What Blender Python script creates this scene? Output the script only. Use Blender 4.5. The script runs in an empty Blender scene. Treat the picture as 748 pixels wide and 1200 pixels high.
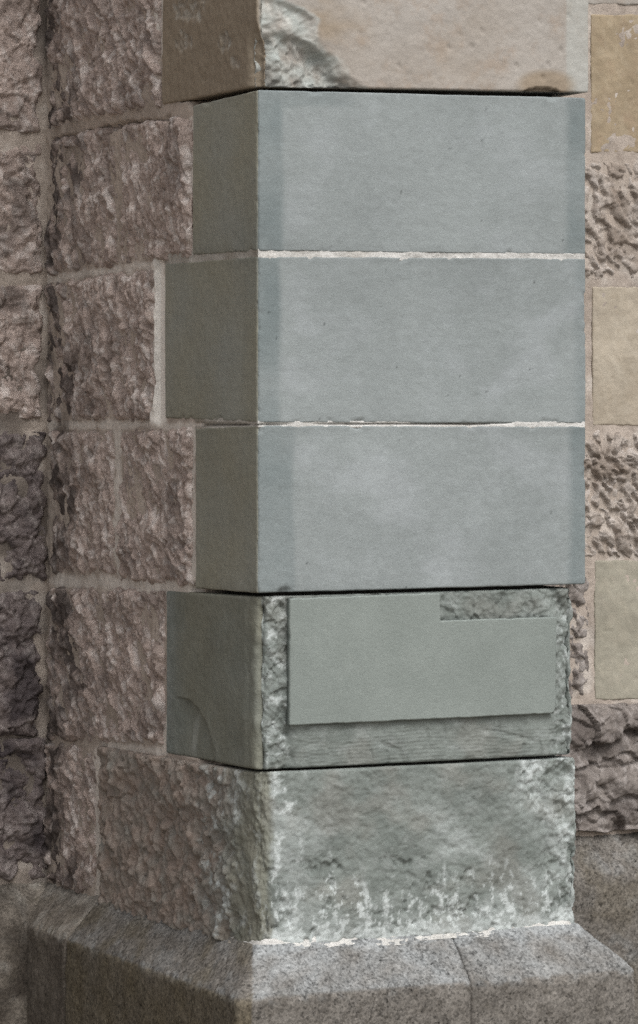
import bpy, bmesh, math
import numpy as np
from mathutils import Matrix, Vector

# ------------------------------------------------------------------ camera, sky, sun, exposure
scene = bpy.context.scene
FPX, HOR, CXP, IW, IH = 4240.0, 490.0, 374.0, 748.0, 1200.0
CAMZ = 1.60
cam_d = bpy.data.cameras.new("camera")
cam_d.sensor_fit = 'VERTICAL'
cam_d.sensor_height = 24.0
cam_d.lens = FPX / IH * 24.0
cam_d.shift_y = -(IH / 2 - HOR) / IH
cam_d.clip_start = 0.05
cam_d.clip_end = 2000.0
cam = bpy.data.objects.new("camera", cam_d)
scene.collection.objects.link(cam)
cam.location = (0, 0, CAMZ)
cam.rotation_euler = (math.radians(90), 0, 0)
scene.camera = cam

SUN_EL, SUN_AZ = 50.0, 32.0        # azimuth: degrees to the right of straight-behind-the-camera
world = bpy.data.worlds.new("World")
scene.world = world
world.use_nodes = True
wn, wl = world.node_tree.nodes, world.node_tree.links
bg = wn["Background"]
sky = wn.new("ShaderNodeTexSky")
sky.sky_type = 'NISHITA'
sky.sun_disc = False
sky.sun_elevation = math.radians(SUN_EL)
sun_vec = Vector((math.sin(math.radians(SUN_AZ)) * math.cos(math.radians(SUN_EL)),
                  -math.cos(math.radians(SUN_AZ)) * math.cos(math.radians(SUN_EL)),
                  math.sin(math.radians(SUN_EL))))
sky.sun_rotation = math.atan2(sun_vec.x, sun_vec.y)
sky.air_density = 1.0
sky.dust_density = 6.0
sky.ozone_density = 1.0
hs = wn.new("ShaderNodeHueSaturation")
hs.inputs["Saturation"].default_value = 0.15     # thin overcast: a greyer sky
wl.new(sky.outputs[0], hs.inputs["Color"])
wl.new(hs.outputs[0], bg.inputs["Color"])
bg.inputs["Strength"].default_value = 0.15
sun_d = bpy.data.lights.new("sun", 'SUN')
sun_d.energy = 0.75
sun_d.angle = math.radians(28)
sun_d.color = (1.0, 0.985, 0.96)
sun = bpy.data.objects.new("sun", sun_d)
scene.collection.objects.link(sun)
sun.rotation_euler = sun_vec.to_track_quat('Z', 'Y').to_euler()
sun.location = (3, -3, 6)
scene.view_settings.view_transform = 'Standard'
scene.view_settings.look = 'None'
scene.view_settings.exposure = 0.12
scene.view_settings.gamma = 1.0
scene.cycles.use_denoising = False
scene.view_settings.use_curve_mapping = False

# ------------------------------------------------------------------ frame of the building
TH = math.radians(25.55)
D0 = 6.06
CT, ST = math.cos(TH), math.sin(TH)
P0 = np.array([(302 - CXP) / FPX * D0, D0])
DEP = 0.96                      # how far the buttress stands out from the wall
WID = 0.632                     # width of the buttress
ROOT = Matrix.Translation((P0[0], P0[1], 0)) @ Matrix.Rotation(TH, 4, 'Z')


def to_px(X, Y, Z):
    wx = P0[0] + CT * X - ST * Y
    wy = P0[1] + ST * X + CT * Y
    return CXP + FPX * wx / wy, HOR - FPX * (Z - CAMZ) / wy


def ray(x, y, plane):
    """pixel of the survey picture -> (s, z) on a plane of the building; 'F' front, 'L' flank, 'W' main wall"""
    dx, dz = (x - CXP) / FPX, -(y - HOR) / FPX
    ox, oy = -P0[0], -P0[1]
    lo = (CT * ox + ST * oy, -ST * ox + CT * oy)
    ld = (CT * dx + ST, -ST * dx + CT)
    if plane == 'F':
        t = (0 - lo[1]) / ld[1]
    elif plane == 'W':
        t = (DEP - lo[1]) / ld[1]
    else:
        t = (0 - lo[0]) / ld[0]
    X, Y, Z = lo[0] + ld[0] * t, lo[1] + ld[1] * t, CAMZ + dz * t
    return (Y if plane == 'L' else X), Z


# ------------------------------------------------------------------ noise
def _hash(ix, iy, seed):
    h = (ix.astype(np.int64) * 374761393 + iy.astype(np.int64) * 668265263 + int(seed) * 1274126177) & 0xFFFFFFFF
    h = ((h ^ (h >> 13)) * 1274126177) & 0xFFFFFFFF
    return (h ^ (h >> 16)) & 0xFFFFFFFF


def perlin(x, y, seed=0):
    x, y = np.broadcast_arrays(np.asarray(x, float), np.asarray(y, float))
    x0, y0 = np.floor(x), np.floor(y)
    fx, fy = x - x0, y - y0
    u, v = fx * fx * fx * (fx * (fx * 6 - 15) + 10), fy * fy * fy * (fy * (fy * 6 - 15) + 10)

    def g(ix, iy, dx, dy):
        a = _hash(ix, iy, seed) * (2 * math.pi / 4294967296.0)
        return np.cos(a) * dx + np.sin(a) * dy
    n00, n10 = g(x0, y0, fx, fy), g(x0 + 1, y0, fx - 1, fy)
    n01, n11 = g(x0, y0 + 1, fx, fy - 1), g(x0 + 1, y0 + 1, fx - 1, fy - 1)
    a = n00 + u * (n10 - n00)
    b = n01 + u * (n11 - n01)
    return (a + v * (b - a)) * 1.5


def fbm(x, y, seed=0, octs=4, gain=0.5):
    r, amp, f, tot = 0.0, 1.0, 1.0, 0.0
    for i in range(octs):
        r = r + amp * perlin(np.asarray(x) * f, np.asarray(y) * f, seed + 17 * i)
        tot += amp
        amp *= gain
        f *= 2.03
    return r / tot * 1.6


def cells(x, y, seed=0):
    """worley: distance to nearest and second nearest feature point, and a random value of the nearest cell"""
    x, y = np.broadcast_arrays(np.asarray(x, float), np.asarray(y, float))
    x0, y0 = np.floor(x), np.floor(y)
    d1 = np.full(x.shape, 9.0)
    d2 = np.full(x.shape, 9.0)
    idv = np.zeros(x.shape)
    gx = np.zeros(x.shape)
    gy = np.zeros(x.shape)
    for i in (-1, 0, 1):
        for j in (-1, 0, 1):
            h1 = _hash(x0 + i, y0 + j, seed) / 4294967296.0
            h2 = _hash(x0 + i, y0 + j, seed + 91) / 4294967296.0
            dx, dy = x0 + i + h1 - x, y0 + j + h2 - y
            d = np.hypot(dx, dy)
            c = d < d1
            d2 = np.where(c, d1, np.minimum(d2, d))
            idv = np.where(c, _hash(x0 + i, y0 + j, seed + 7) / 4294967296.0, idv)
            gx = np.where(c, dx, gx)
            gy = np.where(c, dy, gy)
            d1 = np.where(c, d, d1)
    return d1, d2, idv, gx, gy


def sstep(a, b, x):
    t = np.clip((x - a) / (b - a), 0, 1)
    return t * t * (3 - 2 * t)


# ------------------------------------------------------------------ surface reliefs (metres, outward)
def rel_pick(S, Z, seed, amp=0.012, ang=30, fa=24, fb=7):
    """roughly picked face: slanting strokes of a punch over a lumpy face"""
    c, s = math.cos(math.radians(ang)), math.sin(math.radians(ang))
    ws = S + 0.012 * fbm(S * 9, Z * 9, seed + 5, 3)
    a, b = ws * c + Z * s, -ws * s + Z * c
    n = perlin(a * fa, b * fb, seed)
    n2 = perlin(a * fa * 1.7 + 7, b * fb * 2.3, seed + 3)
    ridge = 1 - 2.6 * np.abs(n)
    ridge2 = 1 - 2.6 * np.abs(n2)
    lump = fbm(S * 7, Z * 7, seed + 9, 3)
    pits = np.clip(fbm(a * 40, b * 22, seed + 12, 3) - 0.12, 0, 1)
    return amp * (0.55 * lump + 0.42 * ridge + 0.36 * ridge2 - 1.0 * pits + 0.38 * fbm(a * 80, b * 45, seed + 21, 4, .65))


def rel_pit(S, Z, seed, amp=0.013, f=34):
    """chipped, pitted face"""
    wx = S + 0.012 * fbm(S * 18, Z * 18, seed + 2, 2)
    wz = Z + 0.012 * fbm(S * 18 + 40, Z * 18, seed + 3, 2)
    d1, d2, idv, gx, gy = cells(wx * f, wz * f * 0.8, seed)
    facet = (idv - 0.5) * 0.9 + (gx * (idv - 0.4) * 1.4 + gy * (0.7 - idv) * 1.6)
    return amp * (0.7 * fbm(S * 7, Z * 7, seed + 9, 3) + 0.55 * facet + 0.8 * fbm(S * 30, Z * 26, seed + 5, 3, 0.6)
                  + 0.22 * fbm(S * 110, Z * 110, seed + 8, 3))


def rel_worm(S, Z, seed, amp=0.011, f=30):
    """pecked face: close uneven hollows between raised crumbs"""
    c, s = math.cos(.6), math.sin(.6)
    wx = S + 0.014 * fbm(S * 16, Z * 16, seed + 2, 3)
    wz = Z + 0.014 * fbm(S * 16 + 30, Z * 16, seed + 3, 3)
    a, b = wx * c + wz * s, -wx * s + wz * c
    n = fbm(a * f * 1.5, b * f * .75, seed, 3, .55)
    h = sstep(-.35, .35, n)
    return amp * (1.0 * (h - .5) + 0.5 * fbm(S * 9, Z * 9, seed + 6, 3) + 0.45 * fbm(S * 60, Z * 60, seed + 9, 4, .6))


def rel_quarry(S, Z, seed, amp=0.03, f=11):
    wx = S + 0.02 * fbm(S * 9, Z * 9, seed + 2, 3)
    wz = Z + 0.02 * fbm(S * 9 + 30, Z * 9, seed + 3, 3)
    d1, d2, idv, gx, gy = cells(wx * f, wz * f, seed)
    e1, e2, jdv, hx, hy = cells(wx * f * 2.7, wz * f * 2.7, seed + 50)
    return amp * (0.7 * (idv - 0.4) + 0.8 * (0.55 - d1) + gx * (idv - .5) * 1.1 + gy * (jdv * 0.2 + 0.4)
                  + 0.30 * (0.5 - e1) + hx * (jdv - .5) * .35 + hy * .25 + 0.35 * fbm(S * 26, Z * 26, seed + 7, 4))


def rel_smooth(S, Z, seed, amp=0.0006):
    return amp * (fbm(S * 6, Z * 6, seed, 3) + 0.4 * fbm(S * 60, Z * 60, seed + 4, 2))


# ------------------------------------------------------------------ materials
def lin(r, g, b):
    f = lambda c: c / 12.92 if c <= 0.04045 else ((c + 0.055) / 1.055) ** 2.4
    return (f(r / 255), f(g / 255), f(b / 255), 1.0)


_mats = {}


def stone_mat(name, a, b, c=None, m1=None, m2=None, sc=9.0, speck=0.25, speck_sc=260.0, bump=0.25, bump_sc=220.0,
              blotch=0.5, rough=0.92, c_amt=0.5, streak=0.0, tonef=0.5, m3=None, cell=0.0, cell_sc=260.0):
    """a/b: two tones mixed by broad noise, c: third tone in blotches, m1/m2: colours laid in by the masks of the mesh"""
    if name in _mats:
        return _mats[name]
    m = bpy.data.materials.new(name)
    m.use_nodes = True
    nt = m.node_tree
    N, L = nt.nodes, nt.links
    bs = N["Principled BSDF"]
    bs.inputs["Roughness"].default_value = rough
    bs.inputs["Specular IOR Level"].default_value = 0.12
    geo = N.new("ShaderNodeTexCoord")
    mp = N.new("ShaderNodeMapping")
    L.new(geo.outputs["Object"], mp.inputs["Vector"])
    info = N.new("ShaderNodeObjectInfo")
    co = N.new("ShaderNodeVectorMath")
    co.operation = 'ADD'
    L.new(mp.outputs[0], co.inputs[0])
    rnd = N.new("ShaderNodeVectorMath")
    rnd.operation = 'SCALE'
    rnd.inputs[0].default_value = (13.0, 7.0, 19.0)
    L.new(info.outputs["Random"], rnd.inputs["Scale"])
    L.new(rnd.outputs[0], co.inputs[1])
    V = co.outputs[0]

    def noise(scale, detail=5, rgh=0.6, vec=V):
        n = N.new("ShaderNodeTexNoise")
        n.inputs["Scale"].default_value = scale
        n.inputs["Detail"].default_value = detail
        n.inputs["Roughness"].default_value = rgh
        L.new(vec, n.inputs["Vector"])
        return n.outputs["Fac"]

    def ramp(src, lo, hi):
        r = N.new("ShaderNodeMapRange")
        r.interpolation_type = 'SMOOTHSTEP'
        r.inputs[1].default_value = lo
        r.inputs[2].default_value = hi
        L.new(src, r.inputs[0])
        return r.outputs[0]

    def math_(op, x, y):
        n = N.new("ShaderNodeMath")
        n.operation = op
        for i, q in enumerate((x, y)):
            if isinstance(q, (int, float)):
                n.inputs[i].default_value = q
            else:
                L.new(q, n.inputs[i])
        return n.outputs[0]

    def mix(fac, x, y, mode='MIX'):
        n = N.new("ShaderNodeMix")
        n.data_type = 'RGBA'
        n.blend_type = mode
        if isinstance(fac, (int, float)):
            n.inputs[0].default_value = fac
        else:
            L.new(fac, n.inputs[0])
        for i, q in ((6, x), (7, y)):
            if isinstance(q, tuple):
                n.inputs[i].default_value = q
            else:
                L.new(q, n.inputs[i])
        return n.outputs[2]

    def attr(nm):
        n = N.new("ShaderNodeAttribute")
        n.attribute_name = nm
        return n.outputs["Fac"]

    col = mix(ramp(noise(sc), 0.5 - 0.5 * blotch * 0.6, 0.5 + 0.5 * blotch * 0.6), a, b)
    if c:
        col = mix(math_('MULTIPLY', ramp(noise(sc * 2.7, 6, 0.7), 0.5, 0.68), c_amt), col, c)
    if streak:
        mp2 = N.new("ShaderNodeMapping")
        mp2.inputs["Scale"].default_value = (30, 30, 3.0)
        L.new(V, mp2.inputs["Vector"])
        col = mix(math_('MULTIPLY', ramp(noise(1.0, 4, 0.6, mp2.outputs[0]), 0.45, 0.75), streak), col, (0.05, 0.05, 0.045, 1), 'MIX')
    if m1:
        col = mix(attr("mask_one"), col, m1)
    if m2:
        col = mix(attr("mask_two"), col, m2)
    if m3:
        col = mix(attr("mask_three"), col, m3)
    # per-mesh tone and fine grain
    g1 = noise(speck_sc, 3, 0.75)
    g2 = noise(speck_sc * 0.22, 4, 0.7)
    gr = math_('ADD', math_('MULTIPLY', math_('SUBTRACT', g1, 0.5), speck * 2.4), math_('MULTIPLY', math_('SUBTRACT', g2, 0.5), speck * 1.2))
    if cell:
        for sc_, am in ((cell_sc, cell), (cell_sc * .55, cell * .6)):
            vo = N.new("ShaderNodeTexVoronoi")
            vo.inputs["Scale"].default_value = sc_
            L.new(V, vo.inputs["Vector"])
            sp = N.new("ShaderNodeSeparateColor")
            L.new(vo.outputs["Color"], sp.inputs[0])
            gr = math_('ADD', gr, math_('MULTIPLY', math_('SUBTRACT', math_('POWER', sp.outputs[0], .7), .6), am * 1.6))
    val = math_('ADD', math_('ADD', gr, 1.0), math_('MULTIPLY', attr("tone"), tonef))
    hv = N.new("ShaderNodeVectorMath")
    hv.operation = 'SCALE'
    L.new(col, hv.inputs[0])
    L.new(val, hv.inputs["Scale"])
    L.new(hv.outputs[0], bs.inputs["Base Color"])
    bp = N.new("ShaderNodeBump")
    bp.inputs["Strength"].default_value = bump
    bp.inputs["Distance"].default_value = 0.004
    hgt = math_('ADD', noise(bump_sc, 4, 0.7), math_('MULTIPLY', noise(bump_sc * 0.3, 3, 0.6), 0.8))
    L.new(hgt, bp.inputs["Height"])
    L.new(bp.outputs[0], bs.inputs["Normal"])
    _mats[name] = m
    return m


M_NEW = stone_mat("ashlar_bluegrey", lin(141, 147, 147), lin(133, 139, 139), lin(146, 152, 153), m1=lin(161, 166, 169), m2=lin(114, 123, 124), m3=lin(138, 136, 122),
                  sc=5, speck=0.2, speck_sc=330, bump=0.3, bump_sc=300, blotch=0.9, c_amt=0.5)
M_PANEL = stone_mat("ashlar_panel", lin(135, 142, 138), lin(124, 131, 127), lin(140, 147, 143), m1=lin(120, 132, 126), m2=lin(176, 184, 184),
                    sc=5, speck=0.2, speck_sc=330, bump=0.3, bump_sc=300, blotch=0.9, c_amt=0.3)
M_OLD = stone_mat("old_greenish_stone", lin(127, 133, 129), lin(107, 113, 109), lin(135, 140, 137), m1=lin(192, 198, 197), m2=lin(140, 127, 118), m3=lin(120, 118, 104),
                  sc=12, speck=0.2, speck_sc=280, bump=0.45, bump_sc=160, blotch=0.8, c_amt=0.6)
M_TOP = stone_mat("beige_sandstone", lin(164, 159, 153), lin(154, 147, 139), lin(148, 132, 117), m1=lin(172, 177, 173), m2=lin(142, 127, 108), m3=lin(136, 125, 110),
                  sc=6, speck=0.15, speck_sc=320, bump=0.25, bump_sc=260, blotch=0.9, c_amt=0.5)
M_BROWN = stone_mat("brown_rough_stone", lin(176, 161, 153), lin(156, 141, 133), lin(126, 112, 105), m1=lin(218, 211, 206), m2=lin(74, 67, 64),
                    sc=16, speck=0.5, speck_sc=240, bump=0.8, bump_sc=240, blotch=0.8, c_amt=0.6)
M_DARK = stone_mat("sooty_shaded_rough_stone", lin(122, 112, 109), lin(100, 91, 90), lin(74, 68, 69), m1=lin(182, 174, 170), m2=lin(68, 62, 64),
                   sc=14, speck=0.5, speck_sc=240, bump=0.8, bump_sc=240, blotch=0.8, c_amt=0.6)  # soot tone, deepened with the corner's shade put into the colour
M_GREYR = stone_mat("grey_rough_stone", lin(172, 163, 155), lin(154, 145, 137), lin(130, 118, 108), m1=lin(200, 194, 190), m2=lin(112, 98, 86),
                    sc=16, speck=0.3, speck_sc=210, bump=0.5, bump_sc=200, blotch=0.8, c_amt=0.5)
M_QUARRY = stone_mat("pinkish_quarry_stone", lin(134, 127, 122), lin(114, 107, 103), lin(88, 82, 78), m1=lin(190, 184, 181), m2=lin(72, 65, 62),
                     sc=16, speck=0.3, speck_sc=210, bump=0.5, bump_sc=200, blotch=0.8, c_amt=0.5)
M_TAN = stone_mat("tan_ashlar", lin(158, 144, 122), lin(149, 134, 112), lin(150, 131, 112), m1=lin(186, 175, 155), m2=lin(124, 106, 88),
                  sc=7, speck=0.15, speck_sc=300, bump=0.25, bump_sc=260, blotch=0.9, c_amt=0.5)
M_BUFF = stone_mat("buff_ashlar", lin(170, 161, 146), lin(162, 152, 137), lin(158, 147, 130), m1=lin(190, 182, 168), m2=lin(124, 108, 90),
                   sc=7, speck=0.15, speck_sc=300, bump=0.25, bump_sc=260, blotch=0.9, c_amt=0.5)
M_GREENT = stone_mat("greenish_buff_ashlar", lin(154, 150, 137), lin(147, 143, 130), lin(156, 150, 138), m1=lin(186, 178, 162), m2=lin(112, 106, 90),
                     sc=7, speck=0.15, speck_sc=300, bump=0.25, bump_sc=260, blotch=0.9, c_amt=0.5)
M_MORT = stone_mat("beige_mortar", lin(176, 165, 155), lin(160, 149, 139), lin(136, 125, 115), m1=lin(220, 215, 208), m2=lin(78, 71, 66),
                   sc=13, speck=0.25, speck_sc=260, bump=0.5, bump_sc=180, blotch=0.8, c_amt=0.5)
M_WHITE = stone_mat("white_mortar", lin(210, 209, 206), lin(192, 191, 187), lin(164, 160, 154), m1=lin(220, 220, 216), m2=lin(146, 138, 126),
                    sc=24, speck=0.2, speck_sc=260, bump=0.5, bump_sc=200, blotch=0.8, c_amt=0.4)
M_JOINT = stone_mat("pale_joint_mortar", lin(204, 203, 200), lin(186, 185, 181), lin(156, 153, 147), m1=lin(210, 210, 206), m2=lin(140, 132, 120),
                    sc=24, speck=0.3, speck_sc=260, bump=0.6, bump_sc=200, blotch=0.8, c_amt=0.5)
M_CORE = stone_mat("grey_joint_mortar", lin(84, 82, 78), lin(70, 68, 64), sc=20, speck=0.2, bump=0.4)
M_GRAN = stone_mat("granite", lin(117, 113, 108), lin(98, 94, 89), lin(76, 72, 66), m1=lin(138, 141, 142), m2=lin(92, 84, 68),
                   sc=18, speck=.5, speck_sc=150, cell=.45, cell_sc=300, bump=0.3, bump_sc=170, blotch=0.9, c_amt=0.6)
M_GRANL = stone_mat("mossy_granite", lin(130, 123, 114), lin(110, 103, 95), lin(88, 83, 71), m1=lin(176, 174, 168), m2=lin(70, 64, 58),
                    sc=16, speck=.4, speck_sc=150, cell=.34, cell_sc=300, bump=0.3, bump_sc=170, blotch=0.9, c_amt=0.6)
M_PAVE = stone_mat("paving_granite", lin(150, 143, 134), lin(132, 126, 118), lin(116, 108, 98), sc=6, speck=0.4, speck_sc=160, bump=0.5)


# ------------------------------------------------------------------ mesh helpers
def link(name, verts, faces, mat, parent, attrs=None, label=None, smooth=True, extra=None):
    """one mesh object with its origin at its own centre; verts in building space"""
    V = np.asarray(verts, float).reshape(-1, 3)
    c = (V.min(0) + V.max(0)) / 2
    V = V - c
    me = bpy.data.meshes.new(name)
    F = np.asarray(faces, np.int64)
    nv, nf = len(V), len(F)
    ngon = extra or []
    loops = np.concatenate([F.ravel()] + [np.asarray(g, np.int64) for g in ngon]) if nf else np.array([], np.int64)
    starts = np.concatenate([np.arange(nf) * 4, nf * 4 + np.cumsum([0] + [len(g) for g in ngon])[:-1]]) if ngon else np.arange(nf) * 4
    me.vertices.add(nv)
    me.vertices.foreach_set("co", V.ravel().astype(np.float32))
    me.loops.add(len(loops))
    me.loops.foreach_set("vertex_index", loops.astype(np.int32))
    me.polygons.add(len(starts))
    me.polygons.foreach_set("loop_start", starts.astype(np.int32))
    me.update(calc_edges=True)
    if smooth:
        me.polygons.foreach_set("use_smooth", np.ones(len(starts), bool))
    for k, v in (attrs or {}).items():
        at = me.attributes.new(k, 'FLOAT', 'POINT')
        at.data.foreach_set("value", np.broadcast_to(v, (nv,)).astype(np.float32).ravel())
    me.materials.append(mat)
    o = bpy.data.objects.new(name, me)
    scene.collection.objects.link(o)
    o.parent = parent
    off = Vector(c) - (parent_origin(parent))
    o.location = off
    if label:
        o["label"] = label
    return o


def parent_origin(p):
    v = Vector((0, 0, 0))
    while p is not None and p.type != 'EMPTY':
        v += p.location
        p = p.parent
    if p is not None and "base" in ORIG.get(p.name, {}):
        v += ORIG[p.name]["base"]
    return v


ORIG = {}


def empty(name, base, label, cat):
    e = bpy.data.objects.new(name, None)
    scene.collection.objects.link(e)
    e.empty_display_size = 0.2
    ORIG[e.name] = {"base": Vector(base)}
    e.matrix_world = ROOT @ Matrix.Translation(base)
    e["label"] = label
    e["category"] = cat
    e["kind"] = "thing"
    return e


def quads(nr, nc, flip=False):
    i = np.arange(nr * nc).reshape(nr, nc)
    a, b, c, d = i[:-1, :-1].ravel(), i[:-1, 1:].ravel(), i[1:, 1:].ravel(), i[1:, :-1].ravel()
    return np.stack([a, d, c, b], 1) if flip else np.stack([a, b, c, d], 1)


def path(nodes, radii, counts, offset=0.0):
    """nodes (x, y) left to right seen from outside; offset outward with mitres; rounded corners.
    returns P, N, S (arclength of the unrounded path), segment index"""
    nd = np.array(nodes, float)
    n = len(nd)
    dirs = [(nd[i + 1] - nd[i]) / np.linalg.norm(nd[i + 1] - nd[i]) for i in range(n - 1)]
    nor = [np.array([d[1], -d[0]]) for d in dirs]
    if offset:
        out = nd.copy()
        for i in range(n):
            if i == 0:
                out[i] += nor[0] * offset
            elif i == n - 1:
                out[i] += nor[-1] * offset
            else:
                mv = nor[i - 1] + nor[i]
                out[i] += mv * offset / max(0.2, mv.dot(nor[i]))
        nd = out
    P, Nn, S, G = [], [], [], []
    s = 0.0
    for i in range(n - 1):
        ln = np.linalg.norm(nd[i + 1] - nd[i])
        r0 = radii[i] if i > 0 else 0.0
        r1 = radii[i + 1] if i < n - 2 else 0.0
        r0, r1 = min(r0, ln * .45), min(r1, ln * .45)
        ts = np.linspace(r0, ln - r1, counts[i])
        for t in ts:
            P.append(nd[i] + dirs[i] * t)
            Nn.append(nor[i])
            S.append(s + t)
            G.append(i)
        if i < n - 2 and r1 > 0:
            c0 = nd[i + 1]
            ka = max(6, int(1.7 * r1 / .0025))
            for k in range(1, ka):
                q = k / ka
                p = (1 - q) ** 2 * (c0 - dirs[i] * r1) + 2 * q * (1 - q) * c0 + q * q * (c0 + dirs[i + 1] * r1)
                nn = nor[i] * (1 - q) + nor[i + 1] * q
                P.append(p)
                Nn.append(nn / np.linalg.norm(nn))
                S.append(s + ln - r1 + 2 * r1 * q)
                G.append(i if q < .5 else i + 1)
        s += ln
    return np.array(P), np.array(Nn), np.array(S), np.array(G)


def block(name, parent, mat, nodes, res=0.003, radii=None, edge=0.003, relief=None, shade=None, s_start=0.0, fine=None,
          warp=0.0, drop=0.0, dropw=0.03, seed=0, label=None, back=None):
    """a masonry block swept along its plan. nodes: (x, y, z_bottom, z_top); fine: which segments show"""
    xy = [(q[0], q[1]) for q in nodes]
    n = len(nodes)
    radii = radii or [edge] * n
    fine = fine or [True] * (n - 1)
    seg = [math.dist(xy[i], xy[i + 1]) for i in range(n - 1)]
    counts = [max(4, int(seg[i] / res)) if fine[i] else 4 for i in range(n - 1)]
    P, Nn, S, G = path(xy, radii, counts)
    cum = np.concatenate([[0], np.cumsum(seg)])
    zb = np.interp(S, cum, [q[2] for q in nodes])
    zt = np.interp(S, cum, [q[3] for q in nodes])
    h = float(np.mean(zt - zb))
    nv = max(6, int(h / res))
    e = edge / h
    v = np.unique(np.concatenate([[0, e * .12, e * .4, e * .75], np.linspace(e, 1 - e, nv), [1 - e * .75, 1 - e * .4, 1 - e * .12, 1]]))
    Z = zb[None] + v[:, None] * (zt - zb)[None]
    Sg = np.broadcast_to(S[None] + s_start, Z.shape)
    X = np.broadcast_to(P[None, :, 0], Z.shape)
    Y = np.broadcast_to(P[None, :, 1], Z.shape)
    de = np.minimum(Z - zb[None], zt[None] - Z)
    vis = [i for i in range(n - 1) if fine[i]]
    sl, sr = cum[vis[0]], cum[vis[-1] + 1]
    ds = np.minimum(S - sl, sr - S)[None] + 0 * Z
    showing = np.array(fine)[G][None] & (ds >= -1e-6)
    px, py = to_px(X, Y, Z)
    ctx = dict(S=Sg, Z=Z, px=px, py=py, seg=np.broadcast_to(G[None], Z.shape), de=de, ds=ds, X=X, Y=Y, dd=np.minimum(de, np.maximum(ds, 0)))
    d = relief(ctx) if relief else np.zeros(Z.shape)
    if drop:
        d = d - drop * (1 - sstep(0, dropw, ctx['dd'] + 0.006 * fbm(Sg * 30, Z * 30, seed + 71, 2)))
    d = np.where(ds < 0, np.minimum(d, 0.0), d)
    inn = np.where(de < edge, edge - np.sqrt(np.maximum(edge ** 2 - (edge - np.minimum(de, edge)) ** 2, 0)), 0)
    d = d - inn
    d = np.where(showing, d, np.minimum(d, 0))
    W = warp
    Zo = Z + (W * fbm(Sg * 16, Z * 16, seed + 61, 3) if W else 0)
    T = np.stack([-Nn[:, 1], Nn[:, 0]], 1)
    wt = W * fbm(Sg * 16 + 50, Z * 16, seed + 62, 3) * np.where(ds < 0, 0, 1) if W else 0 * Z
    wt = wt * np.where(showing, 1, 0)
    # the outer arrises follow the wander of the edge
    VX = X + Nn[None, :, 0] * d + T[None, :, 0] * wt
    VY = Y + Nn[None, :, 1] * d + T[None, :, 1] * wt
    V = np.stack([VX, VY, Zo], 2)
    at = dict(tone=np.zeros(Z.shape), mask_one=np.zeros(Z.shape), mask_two=np.zeros(Z.shape), mask_three=np.zeros(Z.shape))
    ctx['d'] = d
    if shade:
        at.update(shade(ctx))
    nr, nc = Z.shape
    idx = np.arange(nr * nc).reshape(nr, nc)
    ext = [list(idx[-1]), list(idx[0][::-1])]
    return link(name, V, quads(nr, nc), mat, parent, {k: a.ravel() for k, a in at.items()}, label, extra=ext)


def flat_stone(name, parent, mat, plane, corners, depth=0.16, **kw):
    """a stone whose face lies in one plane; corners TL TR BR BL as survey pixels"""
    tl, tr, br, bl = [ray(x, y, plane) for x, y in corners]
    sl, sr = (tl[0] + bl[0]) / 2, (tr[0] + br[0]) / 2
    if plane == 'L':
        nodes = [(depth, sl, bl[1], tl[1]), (0, sl, bl[1], tl[1]), (0, sr, br[1], tr[1]), (depth, sr, br[1], tr[1])]
        s0 = -sl - depth
    else:
        nodes = [(sl, DEP + depth, bl[1], tl[1]), (sl, DEP, bl[1], tl[1]), (sr, DEP, br[1], tr[1]), (sr, DEP + depth, br[1], tr[1])]
        s0 = sl - depth
    return block(name, parent, mat, nodes, fine=[False, True, False], s_start=s0, **kw)


def quoin(name, parent, mat, left, corner, right, zs=None, depth=0.30, right_depth=0.45, rad=0.004, radr=0.004, inset=0.0, **kw):
    """corner stone: flank end, arris and right end, each (pixel x, top y, bottom y)"""
    lt, lb = ray(left[0], left[1], 'L'), ray(left[0], left[2], 'L')
    ct, cb = ray(corner[0], corner[1], 'F'), ray(corner[0], corner[2], 'F')
    rt, rb = ray(right[0], right[1], 'F'), ray(right[0], right[2], 'F')
    ys = (lt[0] + lb[0]) / 2
    xr = rt[0]
    q = inset
    nodes = [(depth + q, ys, lb[1], lt[1]), (q, ys, lb[1], lt[1]), (q, q, cb[1], ct[1]), (xr - q, q, rb[1], rt[1]), (xr - q, right_depth, rb[1], rt[1])]
    kw.setdefault('fine', [False, True, True, True])
    return block(name, parent, mat, nodes, s_start=-ys - depth, radii=[0, .003, rad, radr, 0], **kw)
    # s: negative on the flank, 0 at the arris, positive along the front


def sheet(name, parent, mat, plane, s0, s1, z0, z1, res, height, shade=None, label=None, base=0.0):
    ns, nz = int(abs(s1 - s0) / res), int((z1 - z0) / res)
    s, z = np.linspace(s0, s1, ns), np.linspace(z0, z1, nz)
    Sg, Z = np.meshgrid(s, z)
    if plane == 'L':       # s is depth y, going from deep to near
        X, Y = 0 * Sg, Sg
        nx, ny = -1, 0
    else:
        X, Y = Sg, 0 * Sg + (DEP if plane == 'W' else 0.0)
        nx, ny = 0, -1
    px, py = to_px(X, Y, Z)
    ctx = dict(S=Sg if plane != 'L' else -Sg, Z=Z, px=px, py=py)
    d = height(ctx)
    V = np.stack([X + nx * d, Y + ny * d, Z], 2)
    at = dict(tone=np.zeros(Z.shape), mask_one=np.zeros(Z.shape), mask_two=np.zeros(Z.shape), mask_three=np.zeros(Z.shape))
    if shade:
        at.update(shade(ctx))
    return link(name, V, quads(nz, ns), mat, parent, {k: a.ravel() for k, a in at.items()}, label)


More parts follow.
